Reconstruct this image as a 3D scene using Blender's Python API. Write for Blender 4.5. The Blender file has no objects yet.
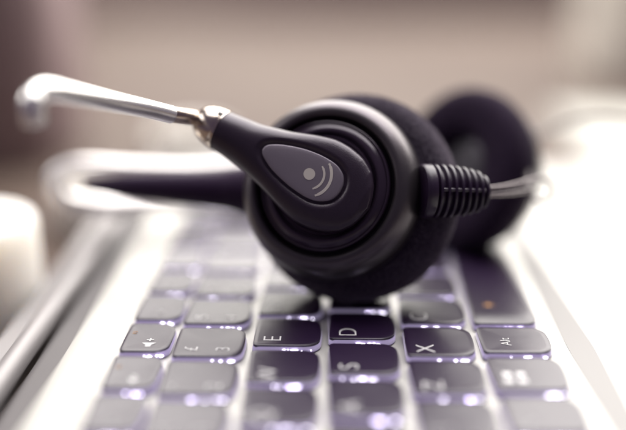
import bpy, bmesh, math, random
from mathutils import Vector, Matrix, Quaternion
random.seed(7)
C = bpy.context.scene.collection
MM = 0.001
HEAD_SIZE = 1.06
# ------------------------------------------------------------------ camera
W0, H0, F = 626.0, 430.0, 940.0
CAM = Vector((0, 0, 101*MM))
PITCH = math.radians(17.7); YAW = math.radians(1.28)
_y = Matrix.Rotation(YAW, 3, 'Z')
RIGHT = _y @ Vector((1, 0, 0))
FWD = _y @ Vector((0, math.cos(PITCH), -math.sin(PITCH)))
UP = _y @ Vector((0, math.sin(PITCH), math.cos(PITCH)))
FOCUS = 235.5*MM
def P(u, v, z):
    """a point seen at u,v (photo pixels) standing z mm deep"""
    z = z*MM
    return CAM + FWD*z + RIGHT*((u-W0/2)*z/F) + UP*((H0/2-v)*z/F)
def on_plane(u, v, org, n):
    d = FWD + RIGHT*((u-W0/2)/F) + UP*((H0/2-v)/F)
    t = (org-CAM).dot(n)/d.dot(n)
    return CAM + d*t
cd = bpy.data.cameras.new('camera'); cam = bpy.data.objects.new('camera', cd); C.objects.link(cam)
cam.matrix_world = Matrix((RIGHT, UP, -FWD)).transposed().to_4x4(); cam.location = CAM
cd.sensor_width = 36; cd.lens = F*36/W0; cd.clip_start = 0.01; cd.clip_end = 50
cd.dof.use_dof = True; cd.dof.focus_distance = FOCUS; cd.dof.aperture_fstop = 2.2
bpy.context.scene.camera = cam

# ------------------------------------------------------------------ materials
def mat(name, col, rough=.5, metal=0., bump=None, var=None, coat=0, sheen=0, spec=None, emit=None, trans=0):
    m = bpy.data.materials.new(name); m.use_nodes = True
    nt = m.node_tree; b = nt.nodes['Principled BSDF']
    b.inputs['Base Color'].default_value = (*col, 1)
    b.inputs['Roughness'].default_value = rough
    b.inputs['Metallic'].default_value = metal
    if coat: b.inputs['Coat Weight'].default_value = coat; b.inputs['Coat Roughness'].default_value = .12
    if sheen:
        b.inputs['Sheen Weight'].default_value = sheen; b.inputs['Sheen Roughness'].default_value = .4
        b.inputs['Sheen Tint'].default_value = (.75, .68, .85, 1)
    if spec is not None: b.inputs['Specular IOR Level'].default_value = spec
    if trans: b.inputs['Transmission Weight'].default_value = trans
    if emit:
        b.inputs['Emission Color'].default_value = (*emit[0], 1); b.inputs['Emission Strength'].default_value = emit[1]
    tc = nt.nodes.new('ShaderNodeTexCoord')
    if var:                                    # (scale, second colour, detail, ramp lo, ramp hi)
        n = nt.nodes.new('ShaderNodeTexNoise'); n.inputs['Scale'].default_value = var[0]
        n.inputs['Detail'].default_value = var[2]
        r = nt.nodes.new('ShaderNodeValToRGB'); r.color_ramp.elements[0].position = var[3]; r.color_ramp.elements[1].position = var[4]
        r.color_ramp.elements[0].color = (*col, 1); r.color_ramp.elements[1].color = (*var[1], 1)
        nt.links.new(tc.outputs['Object'], n.inputs['Vector']); nt.links.new(n.outputs['Fac'], r.inputs['Fac'])
        nt.links.new(r.outputs['Color'], b.inputs['Base Color'])
    if bump:                                   # (scale, strength, distance, detail)
        n = nt.nodes.new('ShaderNodeTexNoise'); n.inputs['Scale'].default_value = bump[0]; n.inputs['Detail'].default_value = bump[3]
        bp = nt.nodes.new('ShaderNodeBump'); bp.inputs['Strength'].default_value = bump[1]; bp.inputs['Distance'].default_value = bump[2]
        nt.links.new(tc.outputs['Object'], n.inputs['Vector']); nt.links.new(n.outputs['Fac'], bp.inputs['Height'])
        nt.links.new(bp.outputs['Normal'], b.inputs['Normal'])
    return m
M = {}
M['deck'] = mat('silver_deck', (.49, .48, .457), .40, .25, bump=(2600, .10, .0001, 2))
M['alloy2'] = mat('satin_alloy', (.28, .27, .265), .7, 0., bump=(2600, .1, .0001, 2))
M['deckdark'] = mat('dark_plastic', (.09, .08, .085), .5, .1, bump=(2600, .1, .0001, 2))
M['alloy'] = mat('brushed_alloy', (.26, .245, .25), .5, .4)
M['key'] = mat('key_cap', (.014, .005, .024), .33, 0, bump=(4200, .16, .00006, 2), spec=.62)
M['skirt'] = mat('key_skirt', (.42, .36, .56), .2, .0, bump=(900, .5, .0003, 2), coat=.8, emit=((.72, .64, .92), .17))  # emission paints the lavender backlit look onto the skirts, which are no lamps
M['rim_shade'] = mat('key_rim_shade', (.05, .035, .075), .25, 0, coat=.5)  # dark colour painting the shade line under each key
M['glint'] = mat('key_glint', (.6, .5, .8), .4, 0, emit=((.92, .87, 1.0), 8.0))  # emissive colour for painted glints of backlight along the skirts
M['legend'] = mat('legend_white', (.62, .61, .62), .5)
M['orange'] = mat('legend_orange', (.42, .20, .05), .5)
M['shell'] = mat('satin_shell', (.085, .074, .084), .38, .8, bump=(3000, .4, .00008, 3), coat=.1)
M['arm'] = mat('soft_touch_arm', (.030, .020, .035), .32, .25, bump=(3000, .45, .00008, 3))
M['gloss'] = mat('glossy_ring', (.034, .022, .040), .20, .2)
M['groove'] = mat('groove_black', (.004, .002, .006), .5)
M['plate'] = mat('logo_plate', (.20, .175, .215), .42, .3, bump=(6500, .3, .00005, 2))
M['logo'] = mat('logo_print', (.72, .68, .62), .4, .3)
M['chrome'] = mat('polished_steel', (.90, .88, .86), .27, .8)
M['wire'] = mat('steel_wire', (.13, .11, .12), .22, .85)
M['collar'] = mat('collar_steel', (.60, .53, .47), .20, 1, bump=(3000, .08, .00005, 2))
M['neck'] = mat('neck_steel', (.50, .42, .36), .25, 1)
M['velour'] = mat('velour', (.013, .004, .021), .9, 0, sheen=.10, bump=(1900, 1, .0006, 4), var=(1700, (.10, .082, .105), 3, .52, .70))
M['velour2'] = mat('dark_velour', (.012, .004, .019), .95, 0, bump=(1900, 1, .0006, 4), var=(1700, (.03, .02, .034), 3, .5, .72), spec=.2)
M['fuzz'] = mat('velour_pile', (.16, .13, .17), .7, 0, sheen=.8)
M['rubber'] = mat('rubber', (.016, .007, .024), .36, 0, bump=(3000, .2, .0001, 2))
M['armdark'] = mat('black_plastic', (.014, .004, .022), .6, 0, spec=.12)
M['band'] = mat('headband_steel', (.78, .75, .75), .35, .8)
M['mesh'] = mat('speaker_mesh', (.03, .022, .04), .4, .3)
M['desk'] = mat('desk_wood', (.076, .051, .042), .62, 0, var=(5, (.110, .082, .067), 6, .3, .7), bump=(200, .2, .0005, 4), spec=.2)
M['wall'] = mat('plaster_wall', (.26, .19, .175), .8, 0, var=(2, (.32, .25, .23), 3, .3, .7))
M['floor'] = mat('floor', (.25, .19, .16), .6, 0, var=(3, (.35, .27, .22), 4, .3, .7))
M['paper'] = mat('paper', (.50, .495, .455), .6, 0, bump=(60, .2, .0005, 3))
M['ceramic'] = mat('white_ceramic', (.82, .80, .76), .25, 0, coat=.4)
M['browncard'] = mat('brown_leather', (.27, .19, .195), .7, 0, var=(30, (.32, .24, .24), 4, .3, .7), bump=(300, .4, .0008, 4))
M['jar'] = mat('candle_wax', (.76, .73, .69), .7, 0, spec=.2)
_b = M['jar'].node_tree.nodes['Principled BSDF']; _b.inputs['Subsurface Weight'].default_value = 1; _b.inputs['Subsurface Scale'].default_value = .02; _b.inputs['Subsurface Radius'].default_value = (1, .9, .75)
M['cream'] = mat('cream_fabric', (.80, .76, .68), .8, 0, bump=(150, .3, .001, 3))
M['cable'] = mat('grey_cable', (.10, .085, .09), .4, 0)

# ------------------------------------------------------------------ mesh helpers
def link(name, verts, faces, mats, parent=None, smooth=True, midx=None, auto=40, loc=None):
    me = bpy.data.meshes.new(name); me.from_pydata([tuple(v) for v in verts], [], faces)
    if not isinstance(mats, (list, tuple)): mats = [mats]
    for m in mats: me.materials.append(m)
    if midx:
        for p, i in zip(me.polygons, midx): p.material_index = i
    bm = bmesh.new(); bm.from_mesh(me)
    bmesh.ops.remove_doubles(bm, verts=bm.verts, dist=1e-7)
    bmesh.ops.recalc_face_normals(bm, faces=bm.faces)
    if smooth:
        for f in bm.faces: f.smooth = True
        for e in bm.edges:
            if len(e.link_faces) == 2 and e.calc_face_angle(0) > math.radians(auto): e.smooth = False
    bm.to_mesh(me); bm.free()
    o = bpy.data.objects.new(name, me); C.objects.link(o)
    if parent is not None:
        o.parent = parent
    return o
def tag(o, label=None, cat=None, group=None, kind=None):
    if label: o['label'] = label
    if cat: o['category'] = cat
    if group: o['group'] = group
    if kind: o['kind'] = kind
    return o
def empty(name, loc):
    o = bpy.data.objects.new(name, None); o.location = loc; o.empty_display_size = .02; C.objects.link(o); return o
class MB:
    def __init__(s): s.v = []; s.f = []; s.m = []
    def add(s, vs, fs, m=0):
        k = len(s.v); s.v += [Vector(v) for v in vs]; s.f += [tuple(i+k for i in f) for f in fs]; s.m += [m]*len(fs); return s
    def build(s, name, mats, parent=None, off=None, **k):
        vs = s.v if off is None else [v-off for v in s.v]
        return link(name, vs, s.f, mats, parent, midx=s.m, **k)
def box(x0, x1, y0, y1, z0, z1):
    v = [(x, y, z) for x in (x0, x1) for y in (y0, y1) for z in (z0, z1)]
    f = [(0,1,3,2), (4,6,7,5), (0,4,5,1), (2,3,7,6), (0,2,6,4), (1,5,7,3)]
    return v, f
def lathe(prof, org, ax, ex, ey, n=96, closed=False, sx=1, sy=1):
    """prof of (r, d) mm, d along ax from org"""
    vs = []; fs = []; k = len(prof)
    for i in range(n):
        a = 2*math.pi*i/n
        for r, d in prof:
            vs.append(org + ax*(d*MM) + ex*(r*MM*math.cos(a)*sx) + ey*(r*MM*math.sin(a)*sy))
    for i in range(n):
        j = (i+1) % n
        for q in range(k-1 if not closed else k):
            q2 = (q+1) % k
            fs.append((i*k+q, i*k+q2, j*k+q2, j*k+q))
    return vs, fs
def smoothpath(pts, n=10):
    out = []
    for i in range(len(pts)-1):
        p0 = pts[max(i-1, 0)]; p1 = pts[i]; p2 = pts[i+1]; p3 = pts[min(i+2, len(pts)-1)]
        for k in range(n):
            t = k/n
            out.append(.5*((2*p1) + (-p0+p2)*t + (2*p0-5*p1+4*p2-p3)*t*t + (-p0+3*p1-3*p2+p3)*t**3))
    out.append(pts[-1]); return out
def tube(path, rad, n=20, flat=1.0, caps=True):
    """rad mm: number or function of 0..1"""
    vs = []; fs = []; m = len(path)
    t0 = (path[1]-path[0]).normalized()
    u = t0.orthogonal().normalized()
    for i, p in enumerate(path):
        t = (path[min(i+1, m-1)]-path[max(i-1, 0)]).normalized()
        u = (u - t*u.dot(t)).normalized(); w = t.cross(u)
        r = (rad(i/(m-1)) if callable(rad) else rad)*MM
        for k in range(n):
            a = 2*math.pi*k/n; vs.append(p+u*(r*math.cos(a))+w*(r*flat*math.sin(a)))
    for i in range(m-1):
        for k in range(n):
            k2 = (k+1) % n; fs.append((i*n+k, i*n+k2, (i+1)*n+k2, (i+1)*n+k))
    if caps: fs.append(tuple(range(n))[::-1]); fs.append(tuple(range((m-1)*n, m*n)))
    return vs, fs
def text_mesh(body, size, xform, thick=.00004):
    """flat lettering as (verts, faces); xform maps (x, y, z) in metres to scene"""
    cu = bpy.data.curves.new('t', 'FONT'); cu.body = body; cu.size = size; cu.align_x = 'CENTER'; cu.align_y = 'CENTER'
    cu.extrude = thick; cu.offset = -size*.014
    o = bpy.data.objects.new('t', cu); C.objects.link(o)
    dg = bpy.context.evaluated_depsgraph_get(); me = bpy.data.meshes.new_from_object(o.evaluated_get(dg))
    vs = [xform(v.co) for v in me.vertices]; fs = [tuple(p.vertices) for p in me.polygons]
    bpy.data.objects.remove(o); bpy.data.curves.remove(cu); bpy.data.meshes.remove(me)
    return vs, fs

# ------------------------------------------------------------------ setting
DESKZ = -.0215
o = link('desk', *box(-1.3, 1.3, -.35, 1.15, DESKZ-.03, DESKZ), M['desk'], smooth=False); tag(o, kind='structure')
o = link('wall', *box(-3, 3, 2.0, 2.1, -.75, 2.2), M['wall'], smooth=False); tag(o, kind='structure')
o = link('floor', *box(-3, 3, -1.5, 2.0, -.80, -.751), M['floor'], smooth=False); tag(o, kind='structure')

# ------------------------------------------------------------------ laptop
# key tops at z = 0, deck at z = -2.2 mm
LY0, LY1 = .104, .398
DZ = -2.3*MM
lap = empty('laptop', (0, .25, DESKZ))
tag(lap, 'open silver laptop lying under the headset, dark chiclet keys with white letters', 'laptop')
OFF = Vector(lap.location)
def rrect(x0, x1, y0, y1, r, n=8, bulge=0.):
    """outline, counter clockwise; +x side bulges"""
    pts = []
    for cx, cy, a0 in ((x1-r, y1-r, 0), (x0+r, y1-r, 90), (x0+r, y0+r, 180), (x1-r, y0+r, 270)):
        for k in range(n+1):
            a = math.radians(a0+90*k/n); pts.append([cx+r*math.cos(a), cy+r*math.sin(a)])
    return pts
def slab(outl, zs):
    """zs list of (z, inset) bottom to top; closed"""
    n = len(outl); cx = sum(p[0] for p in outl)/n; cy = sum(p[1] for p in outl)/n
    hx = max(abs(p[0]-cx) for p in outl); hy = max(abs(p[1]-cy) for p in outl)
    vs = []; fs = []
    for z, ins in zs:
        for x, y in outl: vs.append((cx+(x-cx)*(1-ins/hx), cy+(y-cy)*(1-ins/hy), z))
    for q in range(len(zs)-1):
        for i in range(n):
            j = (i+1) % n; fs.append((q*n+i, q*n+j, (q+1)*n+j, (q+1)*n+i))
    fs.append(tuple(range(n))[::-1]); fs.append(tuple(range((len(zs)-1)*n, len(zs)*n)))
    return vs, fs
mb = MB()
mb.add(*slab(rrect(-.0665, .150, LY0, LY1, .006), [(DESKZ+.0015, .003), (DESKZ+.004, .0004), (DZ-.0012, 0), (DZ-.0003, .0003), (DZ, .0011)]))
mb.build('body', M['deck'], lap, OFF)
# satin strip between the keys and the palm rest
mb = MB(); mb.add(*box(.0590, .0655, LY0+.008, LY1-.008, DZ-.0002, DZ+.00015)); mb.build('trim_strip', M['alloy2'], lap, OFF, smooth=False)
# hinge gap, hinge bar, outer edge
mb = MB(); mb.add(*slab(rrect(-.0755, -.0667, LY0+.002, LY1-.002, .001, 3), [(DESKZ+.003, 0), (DZ-.0055, 0), (DZ-.005, .0004)]))
mb.build('hinge_gap', M['deckdark'], lap, OFF)
path = [Vector((-.0785, LY0+.001+(LY1-LY0-.002)*k/30, DZ-.0022)) for k in range(31)]
mb = MB(); mb.add(*tube(path, 3.1, 28, flat=1)); mb.build('hinge_bar', M['alloy'], lap, OFF)
mb = MB(); mb.add(*slab(rrect(-.0900, -.0822, LY0, LY1, .002, 4), [(DESKZ+.004, .0005), (DZ-.006, 0), (DZ-.0052, .0006)]))
mb.build('lid_edge', M['alloy'], lap, OFF)
# touch pad on the palm rest
mb = MB(); mb.add(*slab(rrect(.083, .143, .195, .295, .004, 5), [(DZ-.0002, 0), (DZ+.00025, .0002), (DZ+.0003, .0005)]))
mb.build('touchpad', M['deck'], lap, OFF)

def key_outline(x0, x1, y0, y1, rs=1.2*MM, rb=3.6*MM, bulge=.75*MM, n=8):
    rb = min(rb, (x1-x0)*.30); 
    pts = []
    for cx, cy, a0, r in ((x1-rb, y1-rb, 0, rb), (x0+rs, y1-rs, 90, rs), (x0+rs, y0+rs, 180, rs), (x1-rb, y0+rb, 270, rb)):
        for k in range(n+1):
            a = math.radians(a0+90*k/n); pts.append([cx+r*math.cos(a), cy+r*math.sin(a)])
    # subdivide the long right side to let it bulge
    last = pts[-1]; first = pts[0]
    for k in range(1, 6):
        t = k/6; pts.append([last[0], last[1]+(first[1]-last[1])*t])
    for p in pts:
        if p[0] > (x0+x1)/2:
            t = (p[1]-y0)/(y1-y0)*2-1; p[0] += bulge*(1-t*t)
    return pts
def make_key(Lc, w, y0, length, legends, label=None):
    """Lc: middle across, w: width across, y0: near edge"""
    x0, x1 = (Lc-w/2)*MM, (Lc+w/2)*MM; y0 = y0*MM; y1 = y0+length*MM
    e = .9*MM
    k = empty('key', (Vector((Lc*MM, (y0+y1)/2, DZ))-OFF)); k.parent = lap
    off = Vector((Lc*MM, (y0+y1)/2, DZ))
    b = .75*MM if w > 13 else .35*MM
    ol = key_outline(x0-e*.35, x1+e*.35, y0-e*.55, y1+e*.35, 1.6*MM, 4.0*MM, b)
    sk = MB(); sk.add(*slab(ol, [(DZ-.0001, .25*MM), (DZ+.0003, .0), (DZ+.0011, .12*MM), (DZ+.00175, .45*MM), (DZ+.00185, 1.2*MM)]))
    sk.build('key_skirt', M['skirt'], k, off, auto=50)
    gl = MB(); gl.add(*slab(key_outline(x0-e*.3, x1+e*.3, y0-e*1.0, y1+e*.3, 1.7*MM, 4.1*MM, b), [(DZ-.0002, .3*MM), (DZ+.00022, 0), (DZ+.00032, .25*MM)])); rr_ = random.Random(int(Lc*7+y0*9e4))  # dark base strip stands in for shade under the key
    for q in range(6):  # glowing flecks painted as glints on the near skirt face
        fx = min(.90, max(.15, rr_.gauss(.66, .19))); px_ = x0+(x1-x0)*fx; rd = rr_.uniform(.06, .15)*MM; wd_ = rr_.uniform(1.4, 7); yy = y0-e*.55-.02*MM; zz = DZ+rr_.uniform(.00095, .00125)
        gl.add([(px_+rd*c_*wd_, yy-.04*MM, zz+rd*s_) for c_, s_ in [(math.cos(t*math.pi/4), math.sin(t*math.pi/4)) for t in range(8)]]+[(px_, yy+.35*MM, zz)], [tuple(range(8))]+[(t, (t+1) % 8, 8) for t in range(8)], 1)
    gl.build('rim_shade_glints', [M['rim_shade'], M['glint']], k, off, auto=50)
    ol = key_outline(x0, x1, y0, y1, bulge=b)
    n = len(ol); cx, cy = (x0+x1)/2, (y0+y1)/2
    # cap with a faintly dished top
    rings = [(-.00075, 0.0), (-.00012, .0), (0, .00022)]
    vs = []; fs = []
    hx, hy = (x1-x0)/2, (y1-y0)/2
    for z, ins in rings:
        for x, y in ol: vs.append((cx+(x-cx)*(1-ins/hx), cy+(y-cy)*(1-ins/hy), z))
    for q, s in enumerate((.85, .65, .4, .2)):
        for x, y in ol: vs.append((cx+(x-cx)*s, cy+(y-cy)*s, -.00022*(1-s*s)))
    R = len(rings)+4
    for q in range(R-1):
        for i in range(n):
            j = (i+1) % n; fs.append((q*n+i, q*n+j, (q+1)*n+j, (q+1)*n+i))
    fs.append(tuple(range(n))[::-1]); fs.append(tuple(range((R-1)*n, R*n)))
    cap = MB(); cap.add(vs, fs); cap.build('key_cap', M['key'], k, off, auto=50)
    for body, size, px, py, mk in legends:      # px: mm from the hinge side, py: mm from the near edge
        lx, ly = x0+px*MM, y0+py*MM
        lm = MB()
        xf = lambda c, lx=lx, ly=ly: Vector((lx-c.y, ly+c.x, .00003-.00012+c.z))
        if body == 'SPK':
            q = size*MM
            sh = [[(-.9, -.28), (-.5, -.28), (-.5, .28), (-.9, .28)], [(-.5, -.28), (0, -.75), (0, .75), (-.5, .28)],
                  [(.35, -.08), (1.05, -.08), (1.05, .08), (.35, .08)], [(.62, .09), (.78, .09), (.78, .38), (.62, .38)], [(.62, -.38), (.78, -.38), (.78, -.09), (.62, -.09)]]
            for s in sh: lm.add([xf(Vector((a*q, b_*q, .00004))) for a, b_ in s], [tuple(range(len(s)))])
        elif body == 'WIN':
            q = size*MM
            for a in (-.56, .10):
                for b_ in (-.56, .10):
                    lm.add([xf(Vector((aa*q, bb*q, .00004))) for aa, bb in ((a, b_), (a+.42, b_), (a+.42, b_+.42), (a, b_+.42))], [(0, 1, 2, 3)])
        elif body == 'LAMP':
            q = size*MM
            pts = [(math.cos(t*math.pi/8)*.38*q, math.sin(t*math.pi/8)*.38*q) for t in range(16)]
            lm.add([xf(Vector((a, b_, .00004))) for a, b_ in pts], [tuple(range(16))])
            for t in range(8):
                a = t*math.pi/4; c, s = math.cos(a), math.sin(a)
                lm.add([xf(Vector((c*r-s*w_, s*r+c*w_, .00004))*1) if False else xf(Vector(((c*r-s*w_)*q, (s*r+c*w_)*q, .00004))) for r, w_ in ((.5, -.07), (.85, -.07), (.85, .07), (.5, .07))], [(0, 1, 2, 3)])
        else:
            lm.add(*text_mesh(body, size*MM, xf))
        lm.build('legend', M[mk], k, off, smooth=False)
    if label: k['label'] = label
    return k
cols = {'f': (-46.2, 11.6), 'n': (-30.6, 16.3), 'q': (-11.6, 16.0), 'a': (7.3, 16.0), 'z': (26.3, 16.2), 'b': (45.2, 16.4)}
PK, KL = 19.0, 16.1
# function row
L, w = cols['f']
names = ['Esc', 'F1', 'F2', 'F3', 'F4', 'F5', 'F6', 'F7', 'F8', 'F9', 'F10', 'F11', 'F12', 'Del']
for i, nme in enumerate(names):
    y = 207+PK*(i-3)
    if nme == 'F3':
        lg = [('SPK', 2.4, 6.6, 4.6, 'legend'), ('F3', 1.7, 2.0, 10.5, 'orange')]
    elif nme == 'F2':
        lg = [('SPK', 1.9, 6.6, 4.6, 'legend'), ('F2', 1.7, 2.0, 10.5, 'orange')]
    else: lg = [(nme, 2.3, 6.2, 4.6, 'legend')]
    make_key(L, w, y, KL, lg, {'F3': 'half height key with a loudspeaker and plus sign'}.get(nme))
# number row
L, w = cols['n']
for i, (a, b) in enumerate([('`', '¬'), ('1', '!'), ('2', '"'), ('3', '£'), ('4', '$'), ('5', '%'), ('6', '^'), ('7', '&'), ('8', '*'), ('9', '('), ('0', ')'), ('-', '_'), ('=', '+')]):
    y = 204.6+PK*(i-3)
    make_key(L, w, y, KL, [(b, 4.8, 4.4, 3.9, 'legend'), (a, 5.0, 12.2, 3.9, 'legend')], {'3': 'key with a pound sign and a 3'}.get(a))
make_key(L, w, 204.6+PK*10, 32, [('Backspace', 2.5, 4.4, 9, 'legend')])
# letters
for row, base, letters, k0 in (('q', 211.0, 'QWERTYUIOP[]', 2), ('a', 215.2, "ASDFGHJKL;'#", 2), ('z', 206.2, '\\ZXCVBNM,./', 2)):
    L, w = cols[row]
    for i, ch in enumerate(letters):
        y = base+PK*(i-k0)
        make_key(L, w, y, KL, [(ch, 6.7, 4.9, 3.7, 'legend')], 'key with the letter '+ch if ch in 'EDSWXR' else None)
L, w = cols['q']; make_key(L, w, 211-PK*2-PK*1.5, 25, [('Tab', 2.6, 4.6, 4.5, 'legend')]); make_key(L, w, 211+PK*10, 22, [('Enter', 2.6, 4.6, 5, 'legend')])
L, w = cols['a']; make_key(L, w, 215.2-PK*2-30, 27, [('Caps', 2.6, 4.6, 4.5, 'legend')]); make_key(L, w, 215.2+PK*10, 18, [])
L, w = cols['z']; make_key(L, w, 206.2-PK*2-24, 21, [('Shift', 2.6, 4.6, 5, 'legend')]); make_key(L, w, 206.2+PK*9, 40, [('Shift', 2.6, 4.6, 6, 'legend')])
L, w = cols['b']
make_key(L, w, 208.3, 14.5, [('Alt', 3.6, 6.2, 5.9, 'legend')], 'key printed Alt')
make_key(L, w, 189.3, KL, [('WIN', 4.8, 4.9, 6.0, 'legend')], 'key with a four pane square mark')
make_key(L, w, 170.3, KL, [('Fn', 2.7, 4.9, 4.4, 'legend')])
make_key(L, w, 143.3, 24, [('Ctrl', 2.7, 4.9, 4.4, 'legend')])
make_key(L, w, 225.2, 95, [('LAMP', 1.9, 5.4, 12, 'orange')], 'long space bar with a small orange mark')
for i, s in enumerate(('Alt', 'Fn', 'Ctrl')): make_key(L, w, 323.5+PK*i, KL, [(s, 2.7, 4.6, 4.4, 'legend')])

# ------------------------------------------------------------------ headset
MM = .001*HEAD_SIZE
A = (FWD*.955+RIGHT*.27-UP*.13).normalized()     # away from us through the cup
N = -A
EX = (RIGHT-A*RIGHT.dot(A)).normalized()
EY = EX.cross(N)*-1 if EX.cross(N).dot(UP) < 0 else EX.cross(N)
EY = EY.normalized()
HUB = P(322, 184, 228)
head = empty('headset', P(345, 300, 250))
tag(head, 'black and grey call centre headset with chrome microphone boom resting on the keys', 'headset')
HO = Vector(head.location)
# ear cup shell
cup = MB()
cup.add(*lathe([(17.3, 6.5), (17.35, 2.6), (17.55, 1.9), (18.0, 1.55), (18.7, 1.45), (19.6, 1.7), (20.6, 2.5), (21.5, 3.8), (22.2, 5.5), (22.7, 7.8), (22.9, 10.5), (22.6, 13), (21.5, 15), (15, 16)], HUB, A, EX, EY, 160))
shell = cup.build('ear_cup', M['shell'], head, HO, auto=60)
g = MB(); g.add(*lathe([(0, 4.6), (16.2, 4.6), (17.6, 5.2)], HUB, A, EX, EY, 128)); g.build('cup_groove', M['groove'], shell, HO)
r = MB(); r.add(*lathe([(11.0, 5), (11.1, 1.9), (11.5, 1.35), (12.0, 1.3), (12.35, 1.8), (12.6, 2.6), (12.85, 2.6), (13.0, 1.7), (13.35, 1.25), (13.9, 1.2), (14.8, 1.75), (15.5, 2.3), (15.7, 2.0), (16.05, 2.05), (16.3, 2.6), (16.4, 5)], HUB, A, EX, EY, 160))
r.build('cup_ring', M['gloss'], shell, HO, auto=60)
r = MB(); r.add(*lathe([(0, 0), (6, .05), (9, .35), (10.2, .6), (10.7, 1.1), (10.8, 1.9), (10.85, 5)], HUB, A, EX, EY, 160))
r.build('hub_disc', M['arm'], shell, HO, auto=60)
for o_ in shell.children: pass
# ear cushion
def cushion_profile(r0, r1, d0, d1):
    cr, cdp = (r0+r1)/2, (d0+d1)/2; hr, hd = (r1-r0)/2, (d1-d0)/2; out = []
    for k in range(28):
        a = 2*math.pi*k/28; c, s = math.cos(a), math.sin(a); p = 2/2.6
        out.append((cr+hr*math.copysign(abs(c)**p, c), cdp+hd*math.copysign(abs(s)**p, s)))
    return out
CC = HUB+EX*(3.6*MM)-EY*(.7*MM)
cu = MB(); vs, fs = lathe(cushion_profile(12, 27.0, 11.5, 27), CC, A, EX, EY, 120, closed=True); cu.add(vs, fs)
def fuzz(mb, vs, fs, n, L, cond, centre):
    tot = 0; rnd = random.Random(3)
    while tot < n:
        f = fs[rnd.randrange(len(fs))]
        a, b, c, d = [vs[i] for i in f]; s, t = rnd.random(), rnd.random()
        p = (a*(1-s)+b*s)*(1-t)+(d*(1-s)+c*s)*t
        nn = (b-a).cross(d-a)
        if nn.length < 1e-12: continue
        nn.normalize()
        if nn.dot(p-centre(p)) < 0: nn = -nn
        if not cond(p, nn): continue
        dr = (nn+Vector((rnd.uniform(-1, 1), rnd.uniform(-1, 1), rnd.uniform(-1, 1)))*.8).normalized()
        s_ = dr.orthogonal().normalized()*(.06*MM)
        ln = L*rnd.uniform(.5, 1.3)*MM
        mb.add([p-s_, p+s_, p+dr*ln], [(0, 1, 2)], 1); tot += 1
def cen(p):
    q = p-CC; d = q.dot(A); rad = q-A*d; return CC+A*(19*MM)+rad.normalized()*(19.4*MM)
fuzz(cu, vs, fs, 30000, .55, lambda p, n: (p-CAM).dot(n) < .06 and (p-CC).dot(A) < .021 and (p-CC-A*(p-CC).dot(A)).length > .0225, cen)
cu.build('ear_cushion', [M['velour'], M['fuzz']], head, HO, auto=180)
b = MB(); b.add(*lathe([(0, 13.5), (13, 14), (21.5, 13), (23, 12.2), (23, 15), (14, 16)], CC, A, EX, EY, 96)); b.build('cushion_backing', M['armdark'], head, HO)

# boom arm: dense loft, with the plate's recess pressed into it
def loc2(u, v, d=-5.0):
    q = on_plane(u, v, HUB+A*(d*MM), A)-HUB
    return q.dot(EX)/MM, q.dot(EY)/MM
h0 = Vector(loc2(328, 187, -3)); c0 = Vector(loc2(223, 131.5, -4))
AXD = (c0-h0).normalized(); AXN = Vector((-AXD.y, AXD.x))
if AXN.y < 0: AXN = -AXN
SL = (c0-h0).length
Wt = [(-10.8, 0), (-10.4, 2.6), (-9.4, 5.2), (-7.4, 7.9), (-4.2, 10.0), (0, 11.0), (4, 11.1), (8.4, 10.0), (15.3, 7.6), (22.2, 5.95), (SL, 5.15)]
Ht = [(-10.8, 1.2), (-9, 2.2), (0, 3.4), (8, 4.0), (18, 4.6), (SL, 5.15)]
Zt = [(-10.8, -1.2), (0, -1.4), (8, -1.9), (18, -2.8), (SL, -3.8)]
def interp(T, s):
    if s <= T[0][0]: return T[0][1]
    for (a, x), (b_, y) in zip(T, T[1:]):
        if s <= b_: return x+(y-x)*(s-a)/(b_-a)
    return T[-1][1]
def sm(T, s, w=1.2): 
    if s < -6: return interp(T, s)
    return (interp(T, s-w)+2*interp(T, s)+interp(T, s+w))/4
plate_px = [(264, 151), (266.5, 147.5), (271, 145.6), (280, 145), (290, 146), (300, 147.8), (309, 150.2), (320, 154.3), (329, 159), (336, 164), (340.5, 170), (342.7, 176), (342.2, 184), (338.5, 192), (333, 197.5), (326, 200.6), (316, 201), (307, 198.2), (299, 193.5), (291, 187.8), (284, 181.8), (277, 175), (271, 168), (266.3, 160.5), (264, 155.5)]
pl = [Vector(loc2(u, v, -5.3)) for u, v in plate_px]
pl3 = smoothpath([Vector((p.x, p.y, 0)) for p in pl+[pl[0]]], 4)[:-1]
pl = [Vector((p.x, p.y)) for p in pl3]
def sdist(p):
    ins = False; best = 1e9; n = len(pl)
    for i in range(n):
        a, b_ = pl[i], pl[(i+1) % n]
        ab = b_-a; t = max(0, min(1, (p-a).dot(ab)/ab.dot(ab))); best = min(best, (p-a-ab*t).length)
        if (a.y > p.y) != (b_.y > p.y) and p.x < (b_.x-a.x)*(p.y-a.y)/(b_.y-a.y)+a.x: ins = not ins
    return -best if ins else best
def ex_(s): return 2.0+.7*max(0, min(1, (24-s)/16))
def armtop(p):
    q = p-h0; s = q.dot(AXD); t = q.dot(AXN); Wd = max(sm(Wt, s), .05); e = ex_(s)
    x = min(abs(t/Wd), .999)
    return sm(Zt, s)-sm(Ht, s)*(1-x**e)**(1/e)
am = MB(); vs = []; fs = []; NS, NT = 170, 200
S0, S1 = -10.75, SL
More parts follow.
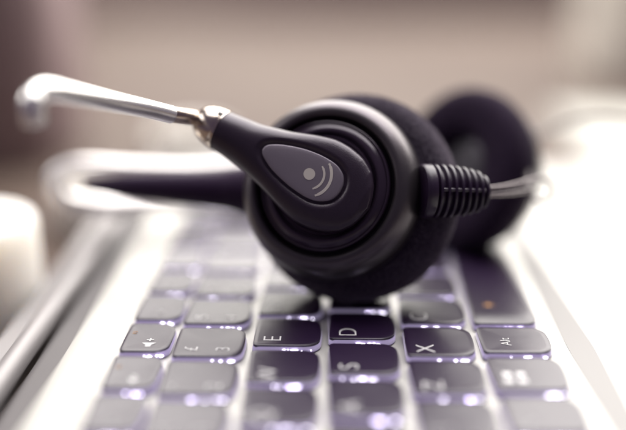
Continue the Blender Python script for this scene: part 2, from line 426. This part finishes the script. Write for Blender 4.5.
for i in range(NS+1):
    f = i/NS; s = S0+(S1-S0)*f
    Wd, Hd, zc, e = max(sm(Wt, s), .01), sm(Ht, s), sm(Zt, s), ex_(s)
    for k in range(NT):
        a = 2*math.pi*k/NT; c, sn = math.cos(a), math.sin(a)
        t = Wd*math.copysign(abs(c)**(2/e), c); d = zc-Hd*math.copysign(abs(sn)**(2/e), sn)
        p2 = h0+AXD*s+AXN*t
        if sn > 0:
            sd = sdist(p2)
            if sd < 1.7:
                dep = .85 if sd < .25 else .85*(1-min(1, (sd-.25)/1.45))**1.5
                d += dep
        vs.append(HUB+EX*(p2.x*MM)+EY*(p2.y*MM)+A*(d*MM))
for i in range(NS):
    for k in range(NT):
        k2 = (k+1) % NT; fs.append((i*NT+k, i*NT+k2, (i+1)*NT+k2, (i+1)*NT+k))
fs.append(tuple(range(NT))); fs.append(tuple(range(NS*NT, (NS+1)*NT)))
am.add(vs, fs); arm = am.build('boom_arm', M['arm'], head, HO, auto=60)
# logo plate
def onarm(p, up): return HUB+EX*(p.x*MM)+EY*(p.y*MM)+A*((armtop(p)+.42-up)*MM)
cen2 = sum(pl, Vector((0, 0)))/len(pl)
vs = []; fs = []; n = len(pl); rr = [(1.0, -.6), (1.0, .10), (.985, .22), (.95, .27), (.8, .27), (.6, .27), (.4, .27), (.2, .27)]
for s, up in rr:
    for p in pl: vs.append(onarm(cen2+(p-cen2)*s*.985, up))
for q in range(len(rr)-1):
    for i in range(n):
        j = (i+1) % n; fs.append((q*n+i, q*n+j, (q+1)*n+j, (q+1)*n+i))
vs.append(onarm(cen2, .27)); 
for i in range(n): fs.append(((len(rr)-1)*n+i, (len(rr)-1)*n+(i+1) % n, len(vs)-1))
lp = MB(); lp.add(vs, fs); plate = lp.build('logo_plate', M['plate'], arm, HO, auto=60)
# logo: dot and two arcs
dot = Vector(loc2(308.8, 173.7, -5.8)); lg = MB()
U = .27+.05
def pol(r, a): return onarm(dot+Vector((r*math.cos(a), -r*math.sin(a))), U)
vs = [pol(0, 0)]; fs = []
for k in range(48): vs.append(pol(1.40, 2*math.pi*k/48))
for k in range(48): fs.append((0, 1+k, 1+(k+1) % 48))
lg.add(vs, fs)
for r0, r1, a0, a1 in ((3.30, 3.85, -30, 79), (4.95, 5.65, -27, 77)):
    vs = []; fs = []
    for k in range(41):
        a = math.radians(a0+(a1-a0)*k/40); w_ = 1 if 3 < k < 37 else .7
        for q in range(4):
            vs.append(pol((r0+r1)/2+(r1-r0)*w_*(q/3-.5), a))
    for k in range(40):
        for q in range(3): fs.append((k*4+q, k*4+q+1, (k+1)*4+q+1, (k+1)*4+q))
    lg.add(vs, fs)
lg.build('logo', M['logo'], arm, HO, smooth=False)
# collar at the end of the arm
D3 = (EX*AXD.x+EY*AXD.y).normalized()
axdir = (D3-A*.10).normalized()
CO = HUB+EX*(c0.x*MM)+EY*(c0.y*MM)+A*(-3.8*MM)
cx_ = axdir.orthogonal().normalized(); cy_ = axdir.cross(cx_)
cl = MB(); cl.add(*lathe([(4.7, -1), (4.75, .05), (4.95, .35), (5.25, .45), (5.3, .9), (5.12, 1.05), (5.12, 1.15), (5.22, 1.3), (5.15, 2.2), (4.95, 3.4), (4.55, 4.7), (3.95, 5.9), (3.15, 6.9), (2.3, 7.5), (1.9, 7.7), (0, 7.7)], CO, axdir, cx_, cy_, 96))
collar = cl.build('collar', M['collar'], head, HO, auto=50)
sg = MB(); sg.add(*lathe([(4.9, -.25), (5.0, -.1), (4.9, .3)], CO, axdir, cx_, cy_, 80)); sg.build('collar_seam', M['groove'], collar, HO)
def surf_at(u, v, ofs=.02):            # where a sight line meets the collar
    best = None
    for z in range(2100, 2500):
        p = P(u, v, z/10); q = p-CO; s = q.dot(axdir); rad = (q-axdir*s).length/MM; s /= MM
        R = interp([(0, 4.75), (.45, 5.3), (1.3, 5.22), (2.2, 5.15), (3.4, 4.95), (4.7, 4.55), (5.9, 3.95), (6.9, 3.15), (7.7, 1.9)], s)
        if 0 < s < 7.7 and rad < R: return p
    return P(u, v, 228)
for (u, v, a, b_, nm) in ((220.5, 114.2, .62, .42, 'collar_notch'), (206.3, 139.3, .55, .55, 'set_screw')):
    c = surf_at(u, v); q = c-CO; nn = (q-axdir*q.dot(axdir)).normalized(); c = c+nn*(.12*MM); tt = nn.cross(axdir)
    x = MB()
    if nm == 'collar_notch':
        x.add([c+axdir*(i*a*MM)+tt*(j*b_*MM)+nn*(k*.30*MM) for i in (-1, 1) for j in (-1, 1) for k in (-1, 1)], [(0,1,3,2), (4,6,7,5), (0,4,5,1), (2,3,7,6), (0,2,6,4), (1,5,7,3)])
    else:
        x.add(*lathe([(0, .0), (.30, .0), (.40, .22), (.62, .2), (.66, -.3)], c, nn, axdir, tt, 24))
    x.build(nm, M['groove'] if nm == 'collar_notch' else M['collar'], collar, HO)
# neck and chrome boom
n0 = CO+axdir*(7.2*MM); 
T = [P(171, 114.8, 226), P(150, 109.5, 221), P(110, 101.5, 211), P(70, 93.5, 200), P(53, 90.5, 195), P(42, 91, 192), P(34, 97, 190), P(32, 106, 189), P(34.5, 126, 190)]
nd = (T[0]-n0); nl = nd.length/MM; nd.normalize(); na = nd.orthogonal().normalized(); nb = nd.cross(na)
nk = MB(); nk.add(*lathe([(0, -.5), (1.45, -.5), (1.5, .8), (1.95, 1.0), (1.98, 1.7), (1.75, 1.8), (1.75, 1.95), (1.98, 2.05), (1.98, nl-.3), (1.6, nl+.2), (0, nl+.2)], n0, nd, na, nb, 64))
nk.build('boom_neck', M['neck'], head, HO, auto=40)
tb = MB(); pth = smoothpath(T, 14)
tb.add(*tube(pth, lambda t: (2.2+.3*t) if t < .97 else 2.5*math.sqrt(max(.05, 1-((t-.97)/.03)**2)), 40))
tb.build('microphone_boom', M['chrome'], head, HO)
# black tapering arm behind, and the steel headband loop
pth = smoothpath([P(300, 190, 247), P(262, 191, 248), P(240, 190, 249), P(215, 189.5, 251), P(180, 188.5, 254), P(130, 186.5, 259), P(84, 184.5, 265)], 10)
R_ = [(0, 8.2), (.17, 7.6), (.28, 6.2), (.42, 5.0), (.55, 4.5), (.7, 3.9), (.85, 3.0), (.97, 1.6), (1, .7)]
yk = MB(); yk.add(*tube(pth, lambda t: interp(R_, t), 40)); yk.build('headband_fork', M['armdark'], head, HO)
pth = smoothpath([P(330, 160, 284), P(300, 162, 285), P(250, 167, 286), P(200, 171, 288), P(140, 170, 290), P(90, 167, 291), P(68, 169, 292), P(56, 178, 293), P(57, 191, 294), P(70, 202, 296), P(105, 206, 300), P(160, 203, 306), P(230, 202, 312), P(330, 200, 316), P(430, 200, 318)], 10)
hb = MB(); hb.add(*tube(pth, 3.1, 28)); hb.build('headband', M['band'], head, HO)

# ribbed boot on the right with two wires
bo, be = P(424.5, 191, 229), P(487, 192, 233)
bd = (be-bo); bl = bd.length/MM; bd.normalize(); ba = (UP-bd*UP.dot(bd)).normalized(); bb = bd.cross(ba)
env = [(0, 6.5), (3.2, 6.6), (6, 6.5), (10, 6.0), (13.5, 5.1), (16, 3.6), (bl-.2, 2.8)]
prof = [(0, -1), (6.2, -1), (6.5, -.7), (6.6, -.2), (6.55, 1.4), (6.3, 1.7), (5.2, 1.8)]
s = 1.8
while s < bl-1.2:
    e1 = interp(env, s+.5); prof += [(e1-1.25, s+.15), (e1-.12, s+.5), (e1, s+.75), (e1-.05, s+1.05), (e1-1.2, s+1.35)]; s += 1.85
prof += [(2.9, bl-.5), (2.6, bl), (0, bl)]
rb = MB(); rb.add(*lathe(prof, bo, bd, ba, bb, 72, sy=.85)); boot = rb.build('strain_relief', M['rubber'], head, HO, auto=35)
sp = MB()   # spine across the ribs, facing us
ff = -bb if (bb.dot(FWD) > 0) else bb
path = [bo+bd*(x*MM)+ff*((interp(env, x)*.85-.75)*MM)+ba*(.2*MM) for x in [3+k*(bl-5)/20 for k in range(21)]]
sp.add(*tube(path, .55, 10)); sp.build('spine', M['rubber'], boot, HO)
for pts in ([P(480, 188.5, 233), P(500, 187, 238), P(518, 183.5, 243), P(530, 180, 247), P(541, 178.5, 250), P(550, 183, 252), P(552.5, 191, 253), P(549, 199, 254), P(540, 202, 255), P(532, 198, 256), P(530, 190, 257)],
            [P(480, 195.5, 233), P(500, 194.5, 238), P(516, 192.5, 243), P(532, 189, 249)]):
    w_ = MB(); w_.add(*tube(smoothpath(pts, 10), .56, 14)); w_.build('wire', M['wire'], head, HO)
# thin lead arcing off to the right
pth = smoothpath([P(531, 190, 251), P(529, 152, 282), P(548, 130, 292), P(588, 119, 298), P(640, 124, 302), P(700, 150, 310)], 12)
cb = MB(); cb.add(*tube(pth, .8, 12)); cb.build('lead', M['cable'], head, HO)

# second ear cup, facing the first
A2 = (FWD*.60+RIGHT*.78-UP*.12).normalized()
X2 = (RIGHT-A2*RIGHT.dot(A2)).normalized(); Y2 = X2.cross(A2).normalized()
C2 = P(449, 168, 280)
vs, fs = lathe(cushion_profile(10.5, 25.2, 0, 12), C2, A2, X2, Y2, 96, closed=True)
c2 = MB(); c2.add(vs, fs); k2 = c2.build('ear_cushion', M['velour2'], head, HO, auto=180)
s2 = MB(); s2.add(*lathe([(0, 8), (11, 8), (22, 10), (23.5, 12), (22, 16), (18, 19), (11, 20.5), (0, 21)], C2, A2, X2, Y2, 96)); e2 = s2.build('ear_cup', M['shell'], head, HO)
s3 = MB(); s3.add(*lathe([(0, 5.5), (7, 5.8), (10.8, 7.0), (11, 7.9)], C2, A2, X2, Y2, 64)); gr = s3.build('speaker_grille', M['mesh'], head, HO)
hl = MB()
for i in range(-4, 5):
    for j in range(-4, 5):
        x, y = (i+.5*(j % 2))*2.0, j*1.75
        if x*x+y*y > 64: continue
        c = C2+X2*(x*MM)+Y2*(y*MM)+A2*(5.35*MM)
        hl.add(*lathe([(0, 0), (.55, 0), (.6, .6)], c, A2, X2, Y2, 12))
hl.build('grille_holes', M['groove'], gr, HO)

# ------------------------------------------------------------------ things on the desk, far out of focus
MM = .001
def deskpt(u, v):
    return on_plane(u, v, Vector((0, 0, DESKZ)), Vector((0, 0, 1)))
def mug(name, u, v, r, h, label, cat, m, handle=True):
    b = deskpt(u, v); e = empty(name, b)
    Zv, Xv, Yv = Vector((0, 0, 1)), Vector((1, 0, 0)), Vector((0, 1, 0))
    x = MB(); x.add(*lathe([(0, .5), (r*.8, .5), (r*.86, 0), (r*.93, 2), (r, h*.3), (r, h-.6), (r-.8, h), (r-2.4, h-.8), (r-3, h*.3), (r*.7, 4), (0, 3.6)], b, Zv, Xv, Yv, 72)); x.build('cup_body', m, e, b)
    if handle:
        x = MB(); x.add(*tube(smoothpath([b+Vector((-(r-2)*MM, 0, h*.8*MM)), b+Vector((-(r+14)*MM, 0, h*.78*MM)), b+Vector((-(r+18)*MM, 0, h*.5*MM)), b+Vector((-(r+12)*MM, 0, h*.25*MM)), b+Vector((-(r-2)*MM, 0, h*.2*MM))], 8), 4.2, 16)); x.build('handle', m, e, b)
    tag(e, label, cat)
b = deskpt(-24, 325); e = empty('candle', b)
x = MB(); x.add(*lathe([(0, 0), (20.5, 0), (21.5, 1), (21.5, 33), (20.5, 35), (18, 35.6), (12, 34.4), (4, 33.6), (0, 33.5)], b, Vector((0, 0, 1)), Vector((1, 0, 0)), Vector((0, 1, 0)), 72)); x.build('wax_body', M['jar'], e, b)
x = MB(); x.add(*tube(smoothpath([b+Vector((0, 0, .033)), b+Vector((.0003, 0, .037)), b+Vector((.0012, 0, .040))], 5), .6, 8)); x.build('wick', M['armdark'], e, b)
tag(e, 'thick cream candle at the left edge beside the laptop hinge', 'candle')
mug('jar', 100, 226, 18, 15, 'small pale pot beside the mug below the chrome headband', 'pot', M['ceramic'], False)
mug('bowl', 192, 166, 20, 18, 'white bowl on the desk beyond the boom collar', 'bowl', M['ceramic'], False)
# leather case standing on the far left
e = empty('leather_case', (-.33, .50, DESKZ)); b = Vector(e.location)
x = MB(); x.add(*slab([(p[0]-.33, p[1]+.50) for p in rrect(-.19, .19, -.05, .05, .03, 6)], [(DESKZ, .004), (DESKZ+.006, 0), (DESKZ+.15, 0), (DESKZ+.165, .012)])); x.build('case_body', M['browncard'], e, b, auto=40)
x = MB(); x.add(*tube(smoothpath([b+Vector(q) for q in ((-.06, 0, .162), (-.055, 0, .19), (0, 0, .20), (.055, 0, .19), (.06, 0, .162))], 8), 6, 14)); x.build('handle', M['browncard'], e, b)
tag(e, 'brown leather case standing at the far left of the desk', 'case')
# sheets of paper on the right
def sheet(x0, y0, w, d, rot, z, label):
    vs = []; fs = []; n = 16
    for i in range(n+1):
        for j in range(n+1):
            vs.append((w*(i/n-.5), d*(j/n-.5), .0006*math.sin(i*.7+x0*9)*math.sin(j*.5)))
    for i in range(n):
        for j in range(n): q = i*(n+1)+j; fs.append((q, q+1, q+n+2, q+n+1))
    o = link('paper_sheet', vs, fs, M['paper']); o.location = (x0, y0, DESKZ+z); o.rotation_euler = (0, 0, rot)
    md = o.modifiers.new('thick', 'SOLIDIFY'); md.thickness = .0003
    tag(o, label, 'paper')
sheet(.345, .455, .42, .297, -.03, .0012, 'large white paper sheet lying on the desk right of the second ear cup')
sheet(.275, .43, .148, .21, .25, .0032, 'smaller white paper sheet on top of the large one, beyond the palm rest')
e = empty('storage_box', (.27, .75, DESKZ)); bo_ = Vector(e.location)
x = MB(); x.add(*slab([(p[0]+.27, p[1]+.75) for p in rrect(-.07, .07, -.05, .05, .006, 5)], [(DESKZ, .001), (DESKZ+.003, 0), (DESKZ+.075, 0), (DESKZ+.076, .001)])); x.build('box_body', M['cream'], e, bo_, auto=30)
x = MB(); x.add(*slab([(p[0]+.27, p[1]+.75) for p in rrect(-.073, .073, -.053, .053, .007, 5)], [(DESKZ+.072, 0), (DESKZ+.092, 0), (DESKZ+.094, .002)])); x.build('lid', M['cream'], e, bo_, auto=30)
tag(e, 'cream lidded box at the upper right, far back on the desk', 'box')

# ------------------------------------------------------------------ light
w = bpy.data.worlds.new('World'); bpy.context.scene.world = w; w.use_nodes = True
bg = w.node_tree.nodes['Background']; bg.inputs['Color'].default_value = (.74, .58, .92, 1); bg.inputs['Strength'].default_value = .12
def area(name, loc, target, sx, sy, power, col):
    ld = bpy.data.lights.new(name, 'AREA'); ld.shape = 'RECTANGLE'; ld.size = sx; ld.size_y = sy; ld.energy = power; ld.color = col
    o = bpy.data.objects.new(name, ld); C.objects.link(o); o.location = loc
    o.rotation_euler = (Vector(target)-Vector(loc)).to_track_quat('-Z', 'Y').to_euler(); return o
area('window_light', (.35, 1.25, .80), (0, .2, 0), 1.9, 1.1, 46, (1, .965, .90))
area('left_fill_light', (-1.3, .5, .75), (0, .25, 0), .9, .7, 9, (1, .97, .93))  # added side fill for the left keys and desk, not an actual window
area('ceiling_light', (.1, .60, 1.25), (0, .22, 0), 1.5, 1.0, 34, (1, .97, .94))

sc_ = bpy.context.scene
sc_.view_settings.view_transform = 'Standard'; sc_.view_settings.look = 'None'
sc_.view_settings.exposure = 0; sc_.view_settings.gamma = 1
sc_.render.engine = 'CYCLES'
sc_.render.resolution_x = 1024; sc_.render.resolution_y = 703
